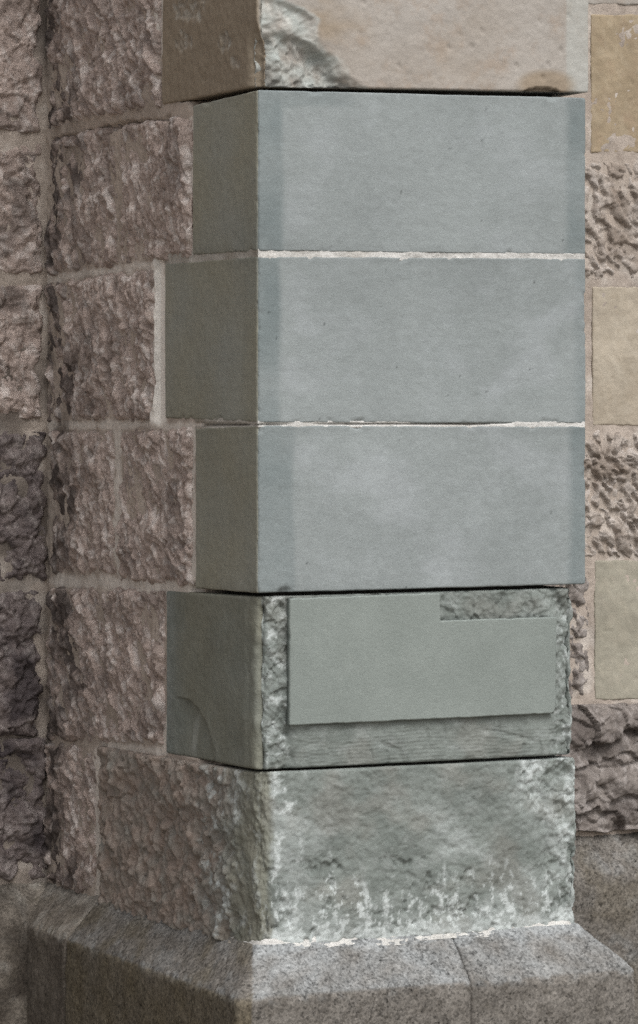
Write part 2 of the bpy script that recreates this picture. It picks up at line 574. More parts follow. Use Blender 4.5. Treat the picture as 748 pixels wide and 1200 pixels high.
def line_dist(px, py, pts):
    """distance in survey pixels to a polyline"""
    best = np.full(px.shape, 1e9)
    for (x0, y0), (x1, y1) in zip(pts[:-1], pts[1:]):
        dx, dy = x1 - x0, y1 - y0
        t = np.clip(((px - x0) * dx + (py - y0) * dy) / (dx * dx + dy * dy), 0, 1)
        best = np.minimum(best, np.hypot(px - x0 - t * dx, py - y0 - t * dy))
    return best


# ------------------------------------------------------------------ ground
ZPL = ray(302, 1109, 'F')[1]                # top of the plinth
bm = bmesh.new()
bmesh.ops.create_grid(bm, x_segments=1, y_segments=1, size=150)
me = bpy.data.meshes.new("ground")
bm.to_mesh(me)
bm.free()
me.materials.append(M_PAVE)
g = bpy.data.objects.new("ground", me)
scene.collection.objects.link(g)
g["kind"] = "structure"
g["label"] = "grey granite paved ground at the foot of the wall"

# ------------------------------------------------------------------ the buttress
but = empty("buttress", (0.3, 0.3, 0.0), "projecting stone buttress with smooth blue-grey ashlar blocks on its outer corner", "buttress")

# --- masonry core behind the joints
core_v = []
k = 0.06
cx0, cx1, cy0, cy1, cz0, cz1 = k, WID - k, k, DEP + 0.1, 0.0, ray(302, -900, 'F')[1]
for z in (cz0, cz1):
    core_v += [(cx0, cy1, z), (cx0, cy0, z), (cx1, cy0, z), (cx1, cy1, z)]
link("core", core_v, [(0, 1, 5, 4), (1, 2, 6, 5), (2, 3, 7, 6), (3, 0, 4, 7), (4, 5, 6, 7), (3, 2, 1, 0)], M_CORE, but, smooth=False)


# --- flank mortar
OPEN_L = [[(228, 119), (302, 102)], [(229, 691), (302, 698)], [(240, 888), (310, 906)]]
PALE_L = [[(117, 876), (117, 1050)], [(70, 680), (140, 684), (222, 692)], [(120, 872), (196, 882)], [(140, 505), (140, 670)], [(187, 312), (187, 492)], [(188, -30), (188, 60)], [(60, 327), (190, 308)], [(60, 498), (190, 497)], [(224, 502), (226, 690)], [(190, 500), (302, 497)], [(192, 840), (192, 880)], [(224, 140), (224, 300)]]


def mort_h(c):
    S, Z, px, py = c['S'], c['Z'], c['px'], c['py']
    d = 0.0015 + 0.0035 * fbm(S * 14, Z * 14, 300, 3) + 0.002 * fbm(S * 70, Z * 70, 301, 3)
    d = d + 0.0015 * sstep(120, 70, px)
    for l in PALE_L[4:5]:
        d = d + 0.005 * sstep(9, 2, line_dist(px, py, l) + 6 * fbm(S * 26, Z * 22, 306, 4)) + .0015 * fbm(S * 60, Z * 50, 307, 3) * sstep(12, 3, line_dist(px, py, l))
    jy = 874 + (px - 121) * .163
    xq0 = lambda py: np.where(py < 126, 196, np.where(py < 303, 230, np.where(py < 496, 198, np.where(py < 690, 233, np.where(py < jy - 5, 200, np.where(py < jy + 6, 246, 132))))))
    xq = np.where(py < 840, np.maximum(xq0(py - 8), xq0(py + 8)), xq0(py))
    d = np.where(px > 186, np.minimum(d, -0.0025), d)
    d = d - .04 * sstep(0, 7, px - xq - 2)
    for l in OPEN_L:
        d = d - 0.018 * sstep(10, 5, line_dist(px, py, l))
    # the bed under the overhanging top stones, drier and eroded
    d = d - 0.014 * sstep(5, 0, line_dist(px, py, [(66, 166), (140, 147), (196, 140)]) + 3 * fbm(S * 20, Z * 20, 305, 2))
    return d


def mort_s(c):
    S, Z, px, py = c['S'], c['Z'], c['px'], c['py']
    m = 0
    for i, l in enumerate(PALE_L):
        w = 11 if i in (1, 4) else 6
        m = np.maximum(m, sstep(w, w * .4, line_dist(px, py, l) + 4 * fbm(S * 25, Z * 25, 310, 3)) * (1.0 if i == 4 else 0.55))
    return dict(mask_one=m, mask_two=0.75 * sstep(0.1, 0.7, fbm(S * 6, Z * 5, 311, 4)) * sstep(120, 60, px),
                tone=0.25 * fbm(S * 10, Z * 10, 312, 3))


ztop_frame = cz1 - .01
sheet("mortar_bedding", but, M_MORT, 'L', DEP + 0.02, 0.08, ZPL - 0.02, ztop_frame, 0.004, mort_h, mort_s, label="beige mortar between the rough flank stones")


# --- new blue-grey ashlar, three courses
def ashlar_shade(lw, rw, ls, rs, top, seed, dust):
    def f(c):
        S, Z, px, py = c['S'], c['Z'], c['px'], c['py']
        fr = c['seg'] >= 2
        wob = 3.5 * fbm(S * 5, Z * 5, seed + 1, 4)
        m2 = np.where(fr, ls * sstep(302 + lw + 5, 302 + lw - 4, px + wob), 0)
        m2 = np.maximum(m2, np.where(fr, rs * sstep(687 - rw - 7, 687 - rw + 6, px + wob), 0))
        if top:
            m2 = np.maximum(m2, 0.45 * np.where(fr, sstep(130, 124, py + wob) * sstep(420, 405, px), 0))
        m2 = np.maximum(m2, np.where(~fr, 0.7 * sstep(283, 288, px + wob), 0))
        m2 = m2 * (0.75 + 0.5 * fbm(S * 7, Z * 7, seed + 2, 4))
        cl = fbm(S * 5.0, Z * 7.0, seed + 3, 4)
        m1 = np.where(fr, dust * sstep(0.0, 0.75, cl) * sstep(lw * .6 + 302, lw + 320, px), 0)
        n = 0.16 * fbm(S * 3, Z * 4, seed + 4, 5) + 0.035 * fbm(S * 7, Z * 60, seed + 5, 3) + .07 * fbm(S * 30, Z * 30, seed + 13, 4, .65) - .12 * sstep(.02, .0, c['de'] + .012 * fbm(S * 8, Z * 8, seed + 12, 3))
        # little dark pinholes
        d1, d2, idv, gx, gy = cells(S * 18, Z * 18, seed + 6)
        hole = sstep(.045, .02, d1) * (idv > .9)
        shade_tint = np.where(fr, 0, np.clip(.8 + .3 * fbm(S * 5, Z * 5, seed + 9, 4), 0, 1))  # olive tint puts the flank's dimmer, warmer light into its colour
        return dict(mask_one=np.clip(m1, 0, 1), mask_two=np.clip(m2, 0, 1), mask_three=shade_tint, tone=n - 1.1 * hole)
    return f


def ashlar_relief(seed):
    def f(c):
        S, Z = c['S'], c['Z']
        d = rel_smooth(S, Z, seed, 0.0009) + .00012 * fbm(S * 14, Z * 120, seed + 6, 2)
        chip = np.clip(fbm(S * 24, Z * 24, seed + 8, 4) - 0.36, 0, 1) * sstep(.009, .0, c['de'] + .003 * fbm(S * 50, Z * 50, seed + 10, 2))
        ar = np.clip(fbm(Z * 30, S * 20, seed + 9, 4) - 0.22, 0, 1) * sstep(.012, .0, np.abs(S)) + .12 * sstep(.006, 0, np.abs(S)) * (1 + fbm(Z * 60, S * 9, seed + 11, 3))
        ar = ar + np.clip(fbm(Z * 28, S * 20, seed + 14, 4) - 0.25, 0, 1) * sstep(.012, .0, np.abs(S - .632))
        return d - 0.012 * chip - .010 * ar
    return f


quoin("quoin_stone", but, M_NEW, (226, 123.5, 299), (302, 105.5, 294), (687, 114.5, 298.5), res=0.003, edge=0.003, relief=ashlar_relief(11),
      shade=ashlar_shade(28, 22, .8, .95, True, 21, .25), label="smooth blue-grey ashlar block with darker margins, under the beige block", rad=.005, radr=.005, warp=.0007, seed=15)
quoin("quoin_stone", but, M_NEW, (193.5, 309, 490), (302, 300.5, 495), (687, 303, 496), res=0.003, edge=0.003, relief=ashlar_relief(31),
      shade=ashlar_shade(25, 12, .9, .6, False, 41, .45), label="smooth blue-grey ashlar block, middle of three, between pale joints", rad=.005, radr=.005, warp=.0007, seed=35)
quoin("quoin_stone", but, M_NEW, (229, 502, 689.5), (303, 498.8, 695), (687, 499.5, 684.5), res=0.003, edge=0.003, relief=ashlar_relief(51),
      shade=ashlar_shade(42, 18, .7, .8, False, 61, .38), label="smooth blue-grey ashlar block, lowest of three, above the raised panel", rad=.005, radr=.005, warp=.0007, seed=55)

# --- pale pointed joints between them
def joint(name, left, corner, right, mat, off, amp, seed, label=None, crack=None):
    def rel(c):
        S, Z = c['S'], c['Z']
        d = off + amp * fbm(S * 22, Z * 60, seed, 3) + amp * .5 * fbm(S * 90, Z * 120, seed + 3, 2)
        if crack:
            d = d - 0.010 * sstep(1.6, 0.4, line_dist(c['px'], c['py'], crack) + 1.2 * fbm(S * 9, Z * 9, seed + 5, 2))
        return d
    return quoin(name, but, mat, left, corner, right, depth=.05, res=0.0025, edge=0.001, relief=rel, rad=.003, label=label,
                 shade=lambda c: dict(tone=.25 * fbm(c['S'] * 20, c['Z'] * 40, seed + 7, 3),
                                      mask_two=np.where(c['seg'] < 2, .55, 0) + .35 * sstep(.2, .7, fbm(c['S'] * 6, c['Z'] * 6, seed + 8, 3))))


joint("mortar_joint", (192, 297.5, 311), (302, 292, 304), (687, 297, 307.5), M_JOINT, -0.0012, 0.0012, 71, "white mortar joint below the top ashlar block")
joint("mortar_joint", (228, 487, 505), (303, 493, 501), (687, 494, 502), M_JOINT, -0.0010, 0.0012, 81, "cracked white mortar joint below the middle ashlar block",
      crack=[(228, 498), (300, 497.2), (420, 497), (560, 496), (600, 495)])


def dark_joint(left, corner, right, seed, label):
    return quoin("mortar_joint", but, M_CORE, left, corner, right, depth=.05, res=0.004, edge=0.001, rad=.003, label=label,
                 inset=.042, relief=lambda c: .003 * fbm(c['S'] * 20, c['Z'] * 30, seed, 3))


dark_joint((222, 113, 126), (302, 98, 111), (686, 104, 121), 83, "dark open joint under the beige block")
dark_joint((229, 686, 697), (303, 691, 704), (676, 682, 695), 85, "dark open joint above the raised panel")
dark_joint((240, 882, 894), (306, 897, 912), (664, 880, 894), 87, "dark open joint under the worn block")


# --- beige block at the top, corner broken off
def xb(py):
    return np.interp(py, [-100, 0, 22, 42, 62, 82, 108], [322, 340, 372, 376, 390, 408, 436])


def top_rel(c):
    S, Z, px, py = c['S'], c['Z'], c['px'], c['py']
    fr = c['seg'] >= 2
    d = rel_smooth(S, Z, 401, 0.0016) + .0008 * fbm(S * 40, Z * 40, 416, 4, .6)
    wob = 9 * fbm(S * 18, Z * 18, 402, 4)
    inside = np.where(fr, sstep(0, 16, xb(py) - px + wob), 0)
    inside = np.maximum(inside, np.where(~fr, sstep(290, 300, px + .4 * wob) * sstep(20, 60, py), 0))
    scoop = np.where(fr, sstep(0, 22, np.interp(py, [20, 48, 70, 88, 108], [300, 372, 390, 402, 424]) - px + wob * .6) * sstep(36, 52, py + wob * .5), 0)
    rough = fbm(S * 22, Z * 22, 403, 5, .6)
    arc = np.interp(py, [20, 48, 70, 88, 108], [300, 366, 388, 402, 424]) - px + wob * .5
    sc_d = scoop * (.006 + .020 * sstep(0, 7, arc) * np.exp(-np.maximum(arc, 0) / 42) + .010 * fbm(S * 34, Z * 22, 404, 5, .6))
    d = d - inside * (0.006 + 0.009 * np.abs(rough)) - sc_d
    d = d - inside * 0.010 * sstep(0.05, 0.0, np.abs(S))
    # chip at the lower right edge
    ch = np.where(fr, sstep(1.0, .75, ((px - 635) / 24) ** 2 + ((py - 110) / 8) ** 2), 0)
    d = d - 0.012 * ch
    # pock marks on flank and front
    for (x, y, rx, ry, dp) in ((222, 12, 17, 13, .006), (215, 48, 9, 13, .005), (263, 50, 7, 12, .006), (276, 73, 5, 8, .004), (236, -3, 14, 6, .004), (240, 92, 4, 6, .002)):
        q = ((px - x) / rx) ** 2 + ((py - y) / ry) ** 2 + .9 * fbm(S * 60, Z * 60, int(x), 3)
        d = d - np.where(~fr, .6 * dp * sstep(1.0, .4, q) * (1 + .8 * fbm(S * 120, Z * 120, int(y) + 5, 3)), 0)
    d1, d2, idv, gx, gy = cells(S * 26 + Z * 4, Z * 20, 409)
    d = d - np.where(fr, .0022 * sstep(.16, .06, d1) * (idv > .72), 0)
    return d


def top_shade(c):
    S, Z, px, py = c['S'], c['Z'], c['px'], c['py']
    fr = c['seg'] >= 2
    wob = 10 * fbm(S * 20, Z * 20, 402, 5)
    inside = np.where(fr, sstep(0, 9, xb(py) + 4 - px + wob), 0)
    pale = np.where(fr, sstep(662, 666, px), 0) * .45
    warm = np.where(fr, sstep(-.1, .7, fbm(S * 6, Z * 8, 412, 4)) * sstep(640, 380, px) * .75, 1.0)
    warm = np.maximum(warm, np.where(fr, .8 * sstep(1, .3, ((px - 640) / 40) ** 2 + ((py - 100) / 22) ** 2), 0))
    patch = 0
    for (x, y, rx, ry) in ((222, 12, 20, 15), (215, 48, 10, 14), (263, 50, 8, 13), (276, 73, 6, 9)):
        q = ((px - x) / rx) ** 2 + ((py - y) / ry) ** 2 + .9 * fbm(S * 60, Z * 60, int(x), 3)
        patch = np.maximum(patch, np.where(~fr, .5 * sstep(1.3, .4, q) * (.6 + .6 * fbm(S * 70, Z * 70, 77, 3)), 0))
    lm = inside * (.55 + .6 * fbm(S * 34, Z * 26, 413, 4))
    scoop = np.where(fr, sstep(0, 16, np.interp(py, [20, 48, 70, 88, 108], [300, 372, 390, 402, 424]) - px + wob * .6) * sstep(36, 52, py), 0)
    arc = np.interp(py, [20, 48, 70, 88, 108], [300, 366, 388, 402, 424]) - px + wob * .5
    fresh = scoop * np.maximum(np.exp(-np.maximum(arc, 0) / 16), .5 * sstep(.1, .6, fbm(S * 30, Z * 16, 415, 4)))     # fresh greenish break
    tone = 0.12 * fbm(S * 8, Z * 8, 414, 4) - .55 * fresh - .25 * scoop + .45 * inside * sstep(.1, .5, fbm(S * 26, Z * 34, 417, 5, .65))
    return dict(mask_one=np.clip(np.maximum(np.maximum(lm, pale), patch), 0, 1), mask_two=np.clip(np.where(fr, warm, 0) * (1 - inside), 0, 1),
                mask_three=np.where(fr, 0, 1 - patch), tone=tone)


quoin("quoin_stone", but, M_TOP, (190, -110, 123), (300, -110, 101), (690.5, -100, 108.5), res=0.0026, edge=0.004, relief=top_rel, shade=top_shade,
      rad=.006, label="beige sandstone block with its lower corner broken away")


# --- worn greenish block with the raised panel
def worn_rel(c):
    S, Z, px, py = c['S'], c['Z'], c['px'], c['py']
    fr = (c['seg'] == 2)
    right = c['seg'] >= 3
    frw = sstep(-.016, .012, S)
    strip = np.where(right, 0, frw * sstep(352, 338, px))
    rightend = np.where(fr, sstep(640, 656, px), 0)
    tool = np.where(fr, sstep(846, 856, py), 0)
    notch = np.where(fr, sstep(734, 726, py), 0)
    rough = fbm(S * 26, Z * 26, 503, 4, .6)
    d = rel_smooth(S, Z, 501, .0008)
    d = d + frw * (-0.004 + .0015 * rough)
    d = d + strip * (-.003 + .0075 * rel_pit(S, Z, 505, 1.0, 44)) + rightend * (-.006 + .007 * rel_pit(S, Z, 506, 1.0, 36)) + notch * .006 * rel_pit(S, Z, 507, 1.0, 34)
    # fine slightly wavy chisel lines
    cc = (S + .12 * Z + .006 * fbm(S * 20, Z * 14, 514, 2)) * 27
    ci = np.floor(cc)
    ph = Z * 960 + 1.2 * fbm(S * 30, Z * 30, 508, 3) + _hash(ci, 0 * ci, 515) / 4294967296.0 * 6.28 + 60 * (_hash(ci, 0 * ci, 516) / 4294967296.0 - .5) * (S - ci / 27)
    groove = np.exp(-(np.minimum(cc - ci, 1 - cc + ci) / .10) ** 2) * sstep(-.2, .4, fbm(S * 9, Z * 26, 517, 3))
    d = d + tool * (.0004 * np.sin(ph) * sstep(-.6, .3, fbm(S * 12, Z * 16, 509, 3)) - .0026 * groove + .0025 * fbm(S * 18, Z * 30, 510, 3))
    for l in ([(570, 857), (600, 862), (625, 868)], [(452, 872), (470, 880), (474, 895)]):
        d = d - np.where(fr, .002 * sstep(4, 1, line_dist(px, py, l) + 1.5 * rough), 0)
    d = d - .010 * sstep(.035, .0, np.abs(S)) * sstep(-.3, .6, fbm(S * 12, Z * 14, 511, 3)) - .004 * sstep(.02, 0, np.abs(S))
    # ragged lower right corner and edge
    d = d - np.where(fr | right, .012 * sstep(.04, 0, np.abs(S - .612)) * (.5 + .8 * fbm(S * 20, Z * 22, 512, 4)), 0)
    # curved shallow cut on the flank
    bx = np.interp(py, [812, 820, 830, 845, 862, 880, 900], [190, 222, 233, 241, 247, 252, 256]) + 1.2 * fbm(S * 20, Z * 30, 513, 2)
    cut = np.where(~fr & ~right, sstep(-1, 8, bx - px) * sstep(811, 819, py), 0)
    d = d - .016 * cut * np.exp(-np.maximum(bx - px, 0) / 34) * (1 - .7 * sstep(835, 885, py)) * sstep(203, 222, px)
    # slightly lowered flank margin by the arris
    d = d - np.where(~fr & ~right, .002 * sstep(286, 292, px + 2 * rough), 0)
    return d


def worn_shade(c):
    S, Z, px, py = c['S'], c['Z'], c['px'], c['py']
    fr = c['seg'] >= 2
    strip = np.where(fr, np.maximum(sstep(350, 336, px), sstep(645, 655, px)), 0)
    m1 = strip * .6 * sstep(-.05, .6, fbm(S * 34, Z * 36, 521, 5, .7)) + np.where(fr, .14 * sstep(.1, .7, fbm(S * 14, Z * 30, 522, 4)), 0)
    m1 = np.maximum(m1, np.where(~fr, .35 * sstep(4, 1, np.abs(px - 226)) * sstep(0, .5, fbm(S * 2, Z * 12, 523, 3)) + .15 * sstep(212, 198, px) * sstep(0, .5, fbm(S * 30, Z * 30, 524, 4)), 0))
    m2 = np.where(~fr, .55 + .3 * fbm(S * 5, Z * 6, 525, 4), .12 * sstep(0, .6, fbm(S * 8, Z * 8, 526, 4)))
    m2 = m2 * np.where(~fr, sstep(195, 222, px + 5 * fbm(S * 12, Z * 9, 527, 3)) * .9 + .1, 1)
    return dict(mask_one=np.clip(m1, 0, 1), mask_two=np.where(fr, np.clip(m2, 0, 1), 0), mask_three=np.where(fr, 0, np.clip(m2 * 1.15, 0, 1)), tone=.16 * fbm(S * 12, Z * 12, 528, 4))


q5 = quoin("quoin_stone", but, M_OLD, (195, 692, 883), (303, 699.5, 903), (677, 689, 884.5), res=0.0019, edge=0.005, relief=worn_rel, shade=worn_shade,
           rad=.026, radr=.014, label="worn greenish corner block cut back around a raised rectangular panel")

# raised panel (a smooth slab face with a step at its upper right)
pts = [ray(x - 2.4, y - .4, 'F') for x, y in ((340, 850.5), (651, 836), (653, 723), (517, 727.5), (516, 695), (340, 701.5))]
proud = 0.0075
out = []
for i in range(6):
    p, q = np.array(pts[i]), np.array(pts[(i + 1) % 6])
    n_ = max(3, int(np.linalg.norm(q - p) / .004))
    t_ = (q - p) / np.linalg.norm(q - p)
    for k in range(n_):
        r_ = p + (q - p) * k / n_
        cor = min(k, n_ - k) * .004
        j_ = .0007 * float(fbm(r_[0] * 40, r_[1] * 40, 541, 3)) + .004 * max(0.0, float(fbm(r_[0] * 28, r_[1] * 28, 542, 3)) - .42) + .0012 * max(0, 1 - cor / .008)
        out.append(r_ + np.array([-t_[1], t_[0]]) * j_)          # inward: the outline runs anticlockwise
out = np.array(out)
nrm = np.roll(out, -1, 0) - np.roll(out, 1, 0)
nrm = nrm / np.linalg.norm(nrm, axis=1)[:, None]
inn_ = np.stack([-nrm[:, 1], nrm[:, 0]], 1)
rings = [(0.0, .004), (0.0, -proud + .0022), (.0008, -proud + .0007), (.0024, -proud)]
PV = []
for o_, y_ in rings:
    r_ = out + inn_ * o_
    PV += [(x_, y_, z_) for x_, z_ in r_]
n_ = len(out)
pf = [(r * n_ + i, r * n_ + (i + 1) % n_, (r + 1) * n_ + (i + 1) % n_, (r + 1) * n_ + i) for r in range(3) for i in range(n_)]
pn = link("raised_panel", PV, pf, M_PANEL, q5, dict(tone=np.zeros(len(PV)), mask_one=np.zeros(len(PV)), mask_two=np.zeros(len(PV))), extra=[list(range(3 * n_, 4 * n_)), list(range(n_ - 1, -1, -1))])
for p_ in pn.data.polygons:
    p_.use_smooth = len(p_.vertices) == 4
pn["label"] = "smooth raised grey-green panel with a stepped upper edge"


# --- lowest corner block, worn round with lime bloom
def low_rel(c):
    S, Z, px, py = c['S'], c['Z'], c['px'], c['py']
    fr = c['seg'] >= 2
    pick = (.5 * rel_pick(S, Z, 601, .013, 40, 19, 4) + .85 * rel_pit(S, Z, 602, .010, 50) + .3 * rel_quarry(S, Z, 614, .02, 9))
    w = np.where(fr, 0, sstep(292, 262, px + 8 * fbm(S * 14, Z * 14, 602, 3)))
    d = w * (pick + .004)
    face = .0024 * fbm(S * 11, Z * 12, 603, 4) + .0016 * fbm(S * 44, Z * 60, 604, 4, .6) + .0012 * fbm(S * 110, Z * 110, 605, 3, .65) - .0025 * np.clip(fbm(S * 60, Z * 50, 613, 3) - .25, 0, 1)
    d = d + (1 - w) * face
    # eroded arris and right-hand end
    d = d - .014 * sstep(.09, 0, np.abs(S)) * (.6 + .5 * fbm(S * 10, Z * 10, 606, 4)) + sstep(.06, 0, np.abs(S)) * .006 * rel_pit(S, Z, 607, 1, 34)
    er = np.where(fr, sstep(-18, 26, px - np.interp(py, [885, 930, 975, 1010, 1040, 1085], [598, 612, 648, 640, 630, 636]) + 16 * fbm(S * 15, Z * 15, 608, 4)), 0)
    d = d - er * (.007 + .011 * np.abs(rel_pit(S, Z, 609, 1, 26)))
    # shallow weathered pits
    d = d - np.where(fr, .006 * sstep(.25, .6, fbm(S * 26, Z * 22, 610, 4)) * sstep(990, 1040, py + 40 * fbm(S * 9, Z * 3, 611, 2)), 0)
    return d


def low_shade(c):
    S, Z, px, py = c['S'], c['Z'], c['px'], c['py']
    fr = c['seg'] >= 2
    streak = fbm(S * 26, Z * 8, 620, 5, .6)
    blot = fbm(S * 22, Z * 20, 621, 5, .65)
    lowband = sstep(1000, 1085, py + 25 * fbm(S * 10, Z * 4, 622, 3))
    m = sstep(.22, .62, streak + lowband * .36 - .26) * .6 * sstep(960, 1030, py)
    m = np.maximum(m, .9 * sstep(-.15, .35, blot) * sstep(372, 344, px + 14 * blot) * sstep(312, 330, px + 8 * blot) * np.where(fr, 1, 0))
    er = sstep(-18, 26, px - np.interp(py, [885, 930, 975, 1010, 1040, 1085], [598, 612, 648, 640, 630, 636]) + 16 * fbm(S * 15, Z * 15, 608, 4))
    m = np.maximum(m, er * .75 * sstep(-.35, .4, blot))
    m = np.maximum(m, .7 * sstep(1088, 1100, py + 10 * blot + (px - 310) * .07))
    wash = .38 * sstep(-.1, .6, fbm(S * 7, Z * 9, 626, 5, .6)) * sstep(905, 960, py + 30 * fbm(S * 6, Z * 6, 627, 3))
    crust = fbm(S * 60, Z * 46, 630, 5, .72)
    m = np.maximum(m * (.55 + .6 * sstep(-.3, .3, crust)), .8 * sstep(.05, .4, crust + .5 * streak + .35 * lowband - .22) * sstep(985, 1045, py + 40 * fbm(S * 8, Z * 3, 631, 3)))
    m = np.maximum(m, wash * .8)
    speck = fbm(S * 30, Z * 26, 628, 5, .7)
    m = np.where(fr, m, .75 * sstep(.05, .5, speck) * sstep(215, 262, px + 18 * fbm(S * 9, Z * 9, 629, 3)))
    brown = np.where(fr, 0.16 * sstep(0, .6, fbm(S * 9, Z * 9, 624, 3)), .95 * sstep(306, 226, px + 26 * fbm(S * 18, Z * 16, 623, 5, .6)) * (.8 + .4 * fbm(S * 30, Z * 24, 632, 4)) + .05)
    olive = .8 * sstep(262, 290, px + 16 * fbm(S * 14, Z * 12, 633, 4)) * sstep(328, 312, px + 8 * fbm(S * 14, Z * 12, 634, 4))
    m = m * (1 - .55 * olive * (px < 330))
    m = np.clip(m, 0, 1)
    brown, olive = brown * (1 - .9 * m), olive * (1 - .9 * m)
    return dict(mask_one=m, mask_two=np.clip(brown, 0, 1), mask_three=np.clip(olive, 0, 1) * .8, tone=.22 * fbm(S * 12, Z * 12, 625, 4))


quoin("quoin_stone", but, M_OLD, (121, 874, 1066), (303, 906, 1112), (682, 888, 1085), res=0.0025, edge=0.005, relief=low_rel, shade=low_shade,
      rad=.045, radr=.014, label="lowest corner block with white lime bloom on its greenish face")

# --- rough flank stones
def rough_shade(seed, a=.4, b=.4):
    def f(c):
        S, Z = c['S'], c['Z']
        ca, sa = math.cos(.55), math.sin(.55)
        ra, rb = S * ca + Z * sa, -S * sa + Z * ca
        return dict(mask_one=a * np.maximum(sstep(.15, .7, fbm(S * 38, Z * 30, seed, 4, .6)), sstep(.1, .55, fbm(ra * 62, rb * 17, seed + 7, 4, .6))),
                    mask_two=np.clip(b * sstep(.05 - .35 * max(0, b - .6), .6, fbm(S * 10, Z * 9, seed + 1, 4)), 0, 1),
                    tone=.25 * fbm(S * 16, Z * 14, seed + 2, 4))
    return f


FL = [  # corners TL TR BR BL, relief, label
    ([(59, -70), (187, -90), (189, 124), (59, 150)], lambda c: rel_pick(c['S'], c['Z'], 701, .016, 33, 20, 3.6), M_BROWN, "rough brown flank stone with long slanting pick grooves"),
    ([(61, 162), (138, 146), (138, 311), (61, 324)], lambda c: rel_pick(c['S'], c['Z'], 711, .013, 18, 22, 7), M_BROWN, None),
    ([(143, 146), (225, 136), (225, 301), (143, 310)], lambda c: rel_pick(c['S'], c['Z'], 721, .010, 8, 26, 11), M_BROWN, None),
    ([(58, 331), (184, 315), (184, 491), (58, 494)], lambda c: rel_pick(c['S'], c['Z'], 731, .014, 24, 20, 6), M_BROWN, None),
    ([(63, 504), (137, 504), (137, 672), (63, 675)], lambda c: rel_pick(c['S'], c['Z'], 741, .011, 20, 26, 12), M_BROWN, None),
    ([(143, 503), (225, 500), (225, 687), (143, 680)], lambda c: rel_pick(c['S'], c['Z'], 751, .011, 40, 22, 6), M_BROWN, None),
    ([(58, 686), (193, 693), (193, 873), (58, 866)], lambda c: rel_pick(c['S'], c['Z'], 761, .013, 42, 21, 4.5), M_BROWN, None),
    ([(58, 869), (114, 875), (114, 1050), (58, 1036)], lambda c: rel_pick(c['S'], c['Z'], 771, .012, 25, 26, 12), M_BROWN, None),
]


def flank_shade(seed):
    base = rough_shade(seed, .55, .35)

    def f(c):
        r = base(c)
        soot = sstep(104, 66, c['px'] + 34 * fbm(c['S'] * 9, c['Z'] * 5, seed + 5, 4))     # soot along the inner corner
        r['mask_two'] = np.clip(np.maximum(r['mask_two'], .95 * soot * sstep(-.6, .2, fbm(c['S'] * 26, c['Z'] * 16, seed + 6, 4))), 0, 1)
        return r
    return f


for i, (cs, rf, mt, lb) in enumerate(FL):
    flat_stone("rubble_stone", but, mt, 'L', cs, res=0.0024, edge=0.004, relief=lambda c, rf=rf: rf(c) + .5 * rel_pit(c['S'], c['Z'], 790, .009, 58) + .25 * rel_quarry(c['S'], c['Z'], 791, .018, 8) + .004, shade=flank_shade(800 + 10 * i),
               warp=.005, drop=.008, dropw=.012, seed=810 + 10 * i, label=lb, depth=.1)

# --- plinth of the buttress
PRJ, PCH = 0.072, 0.074


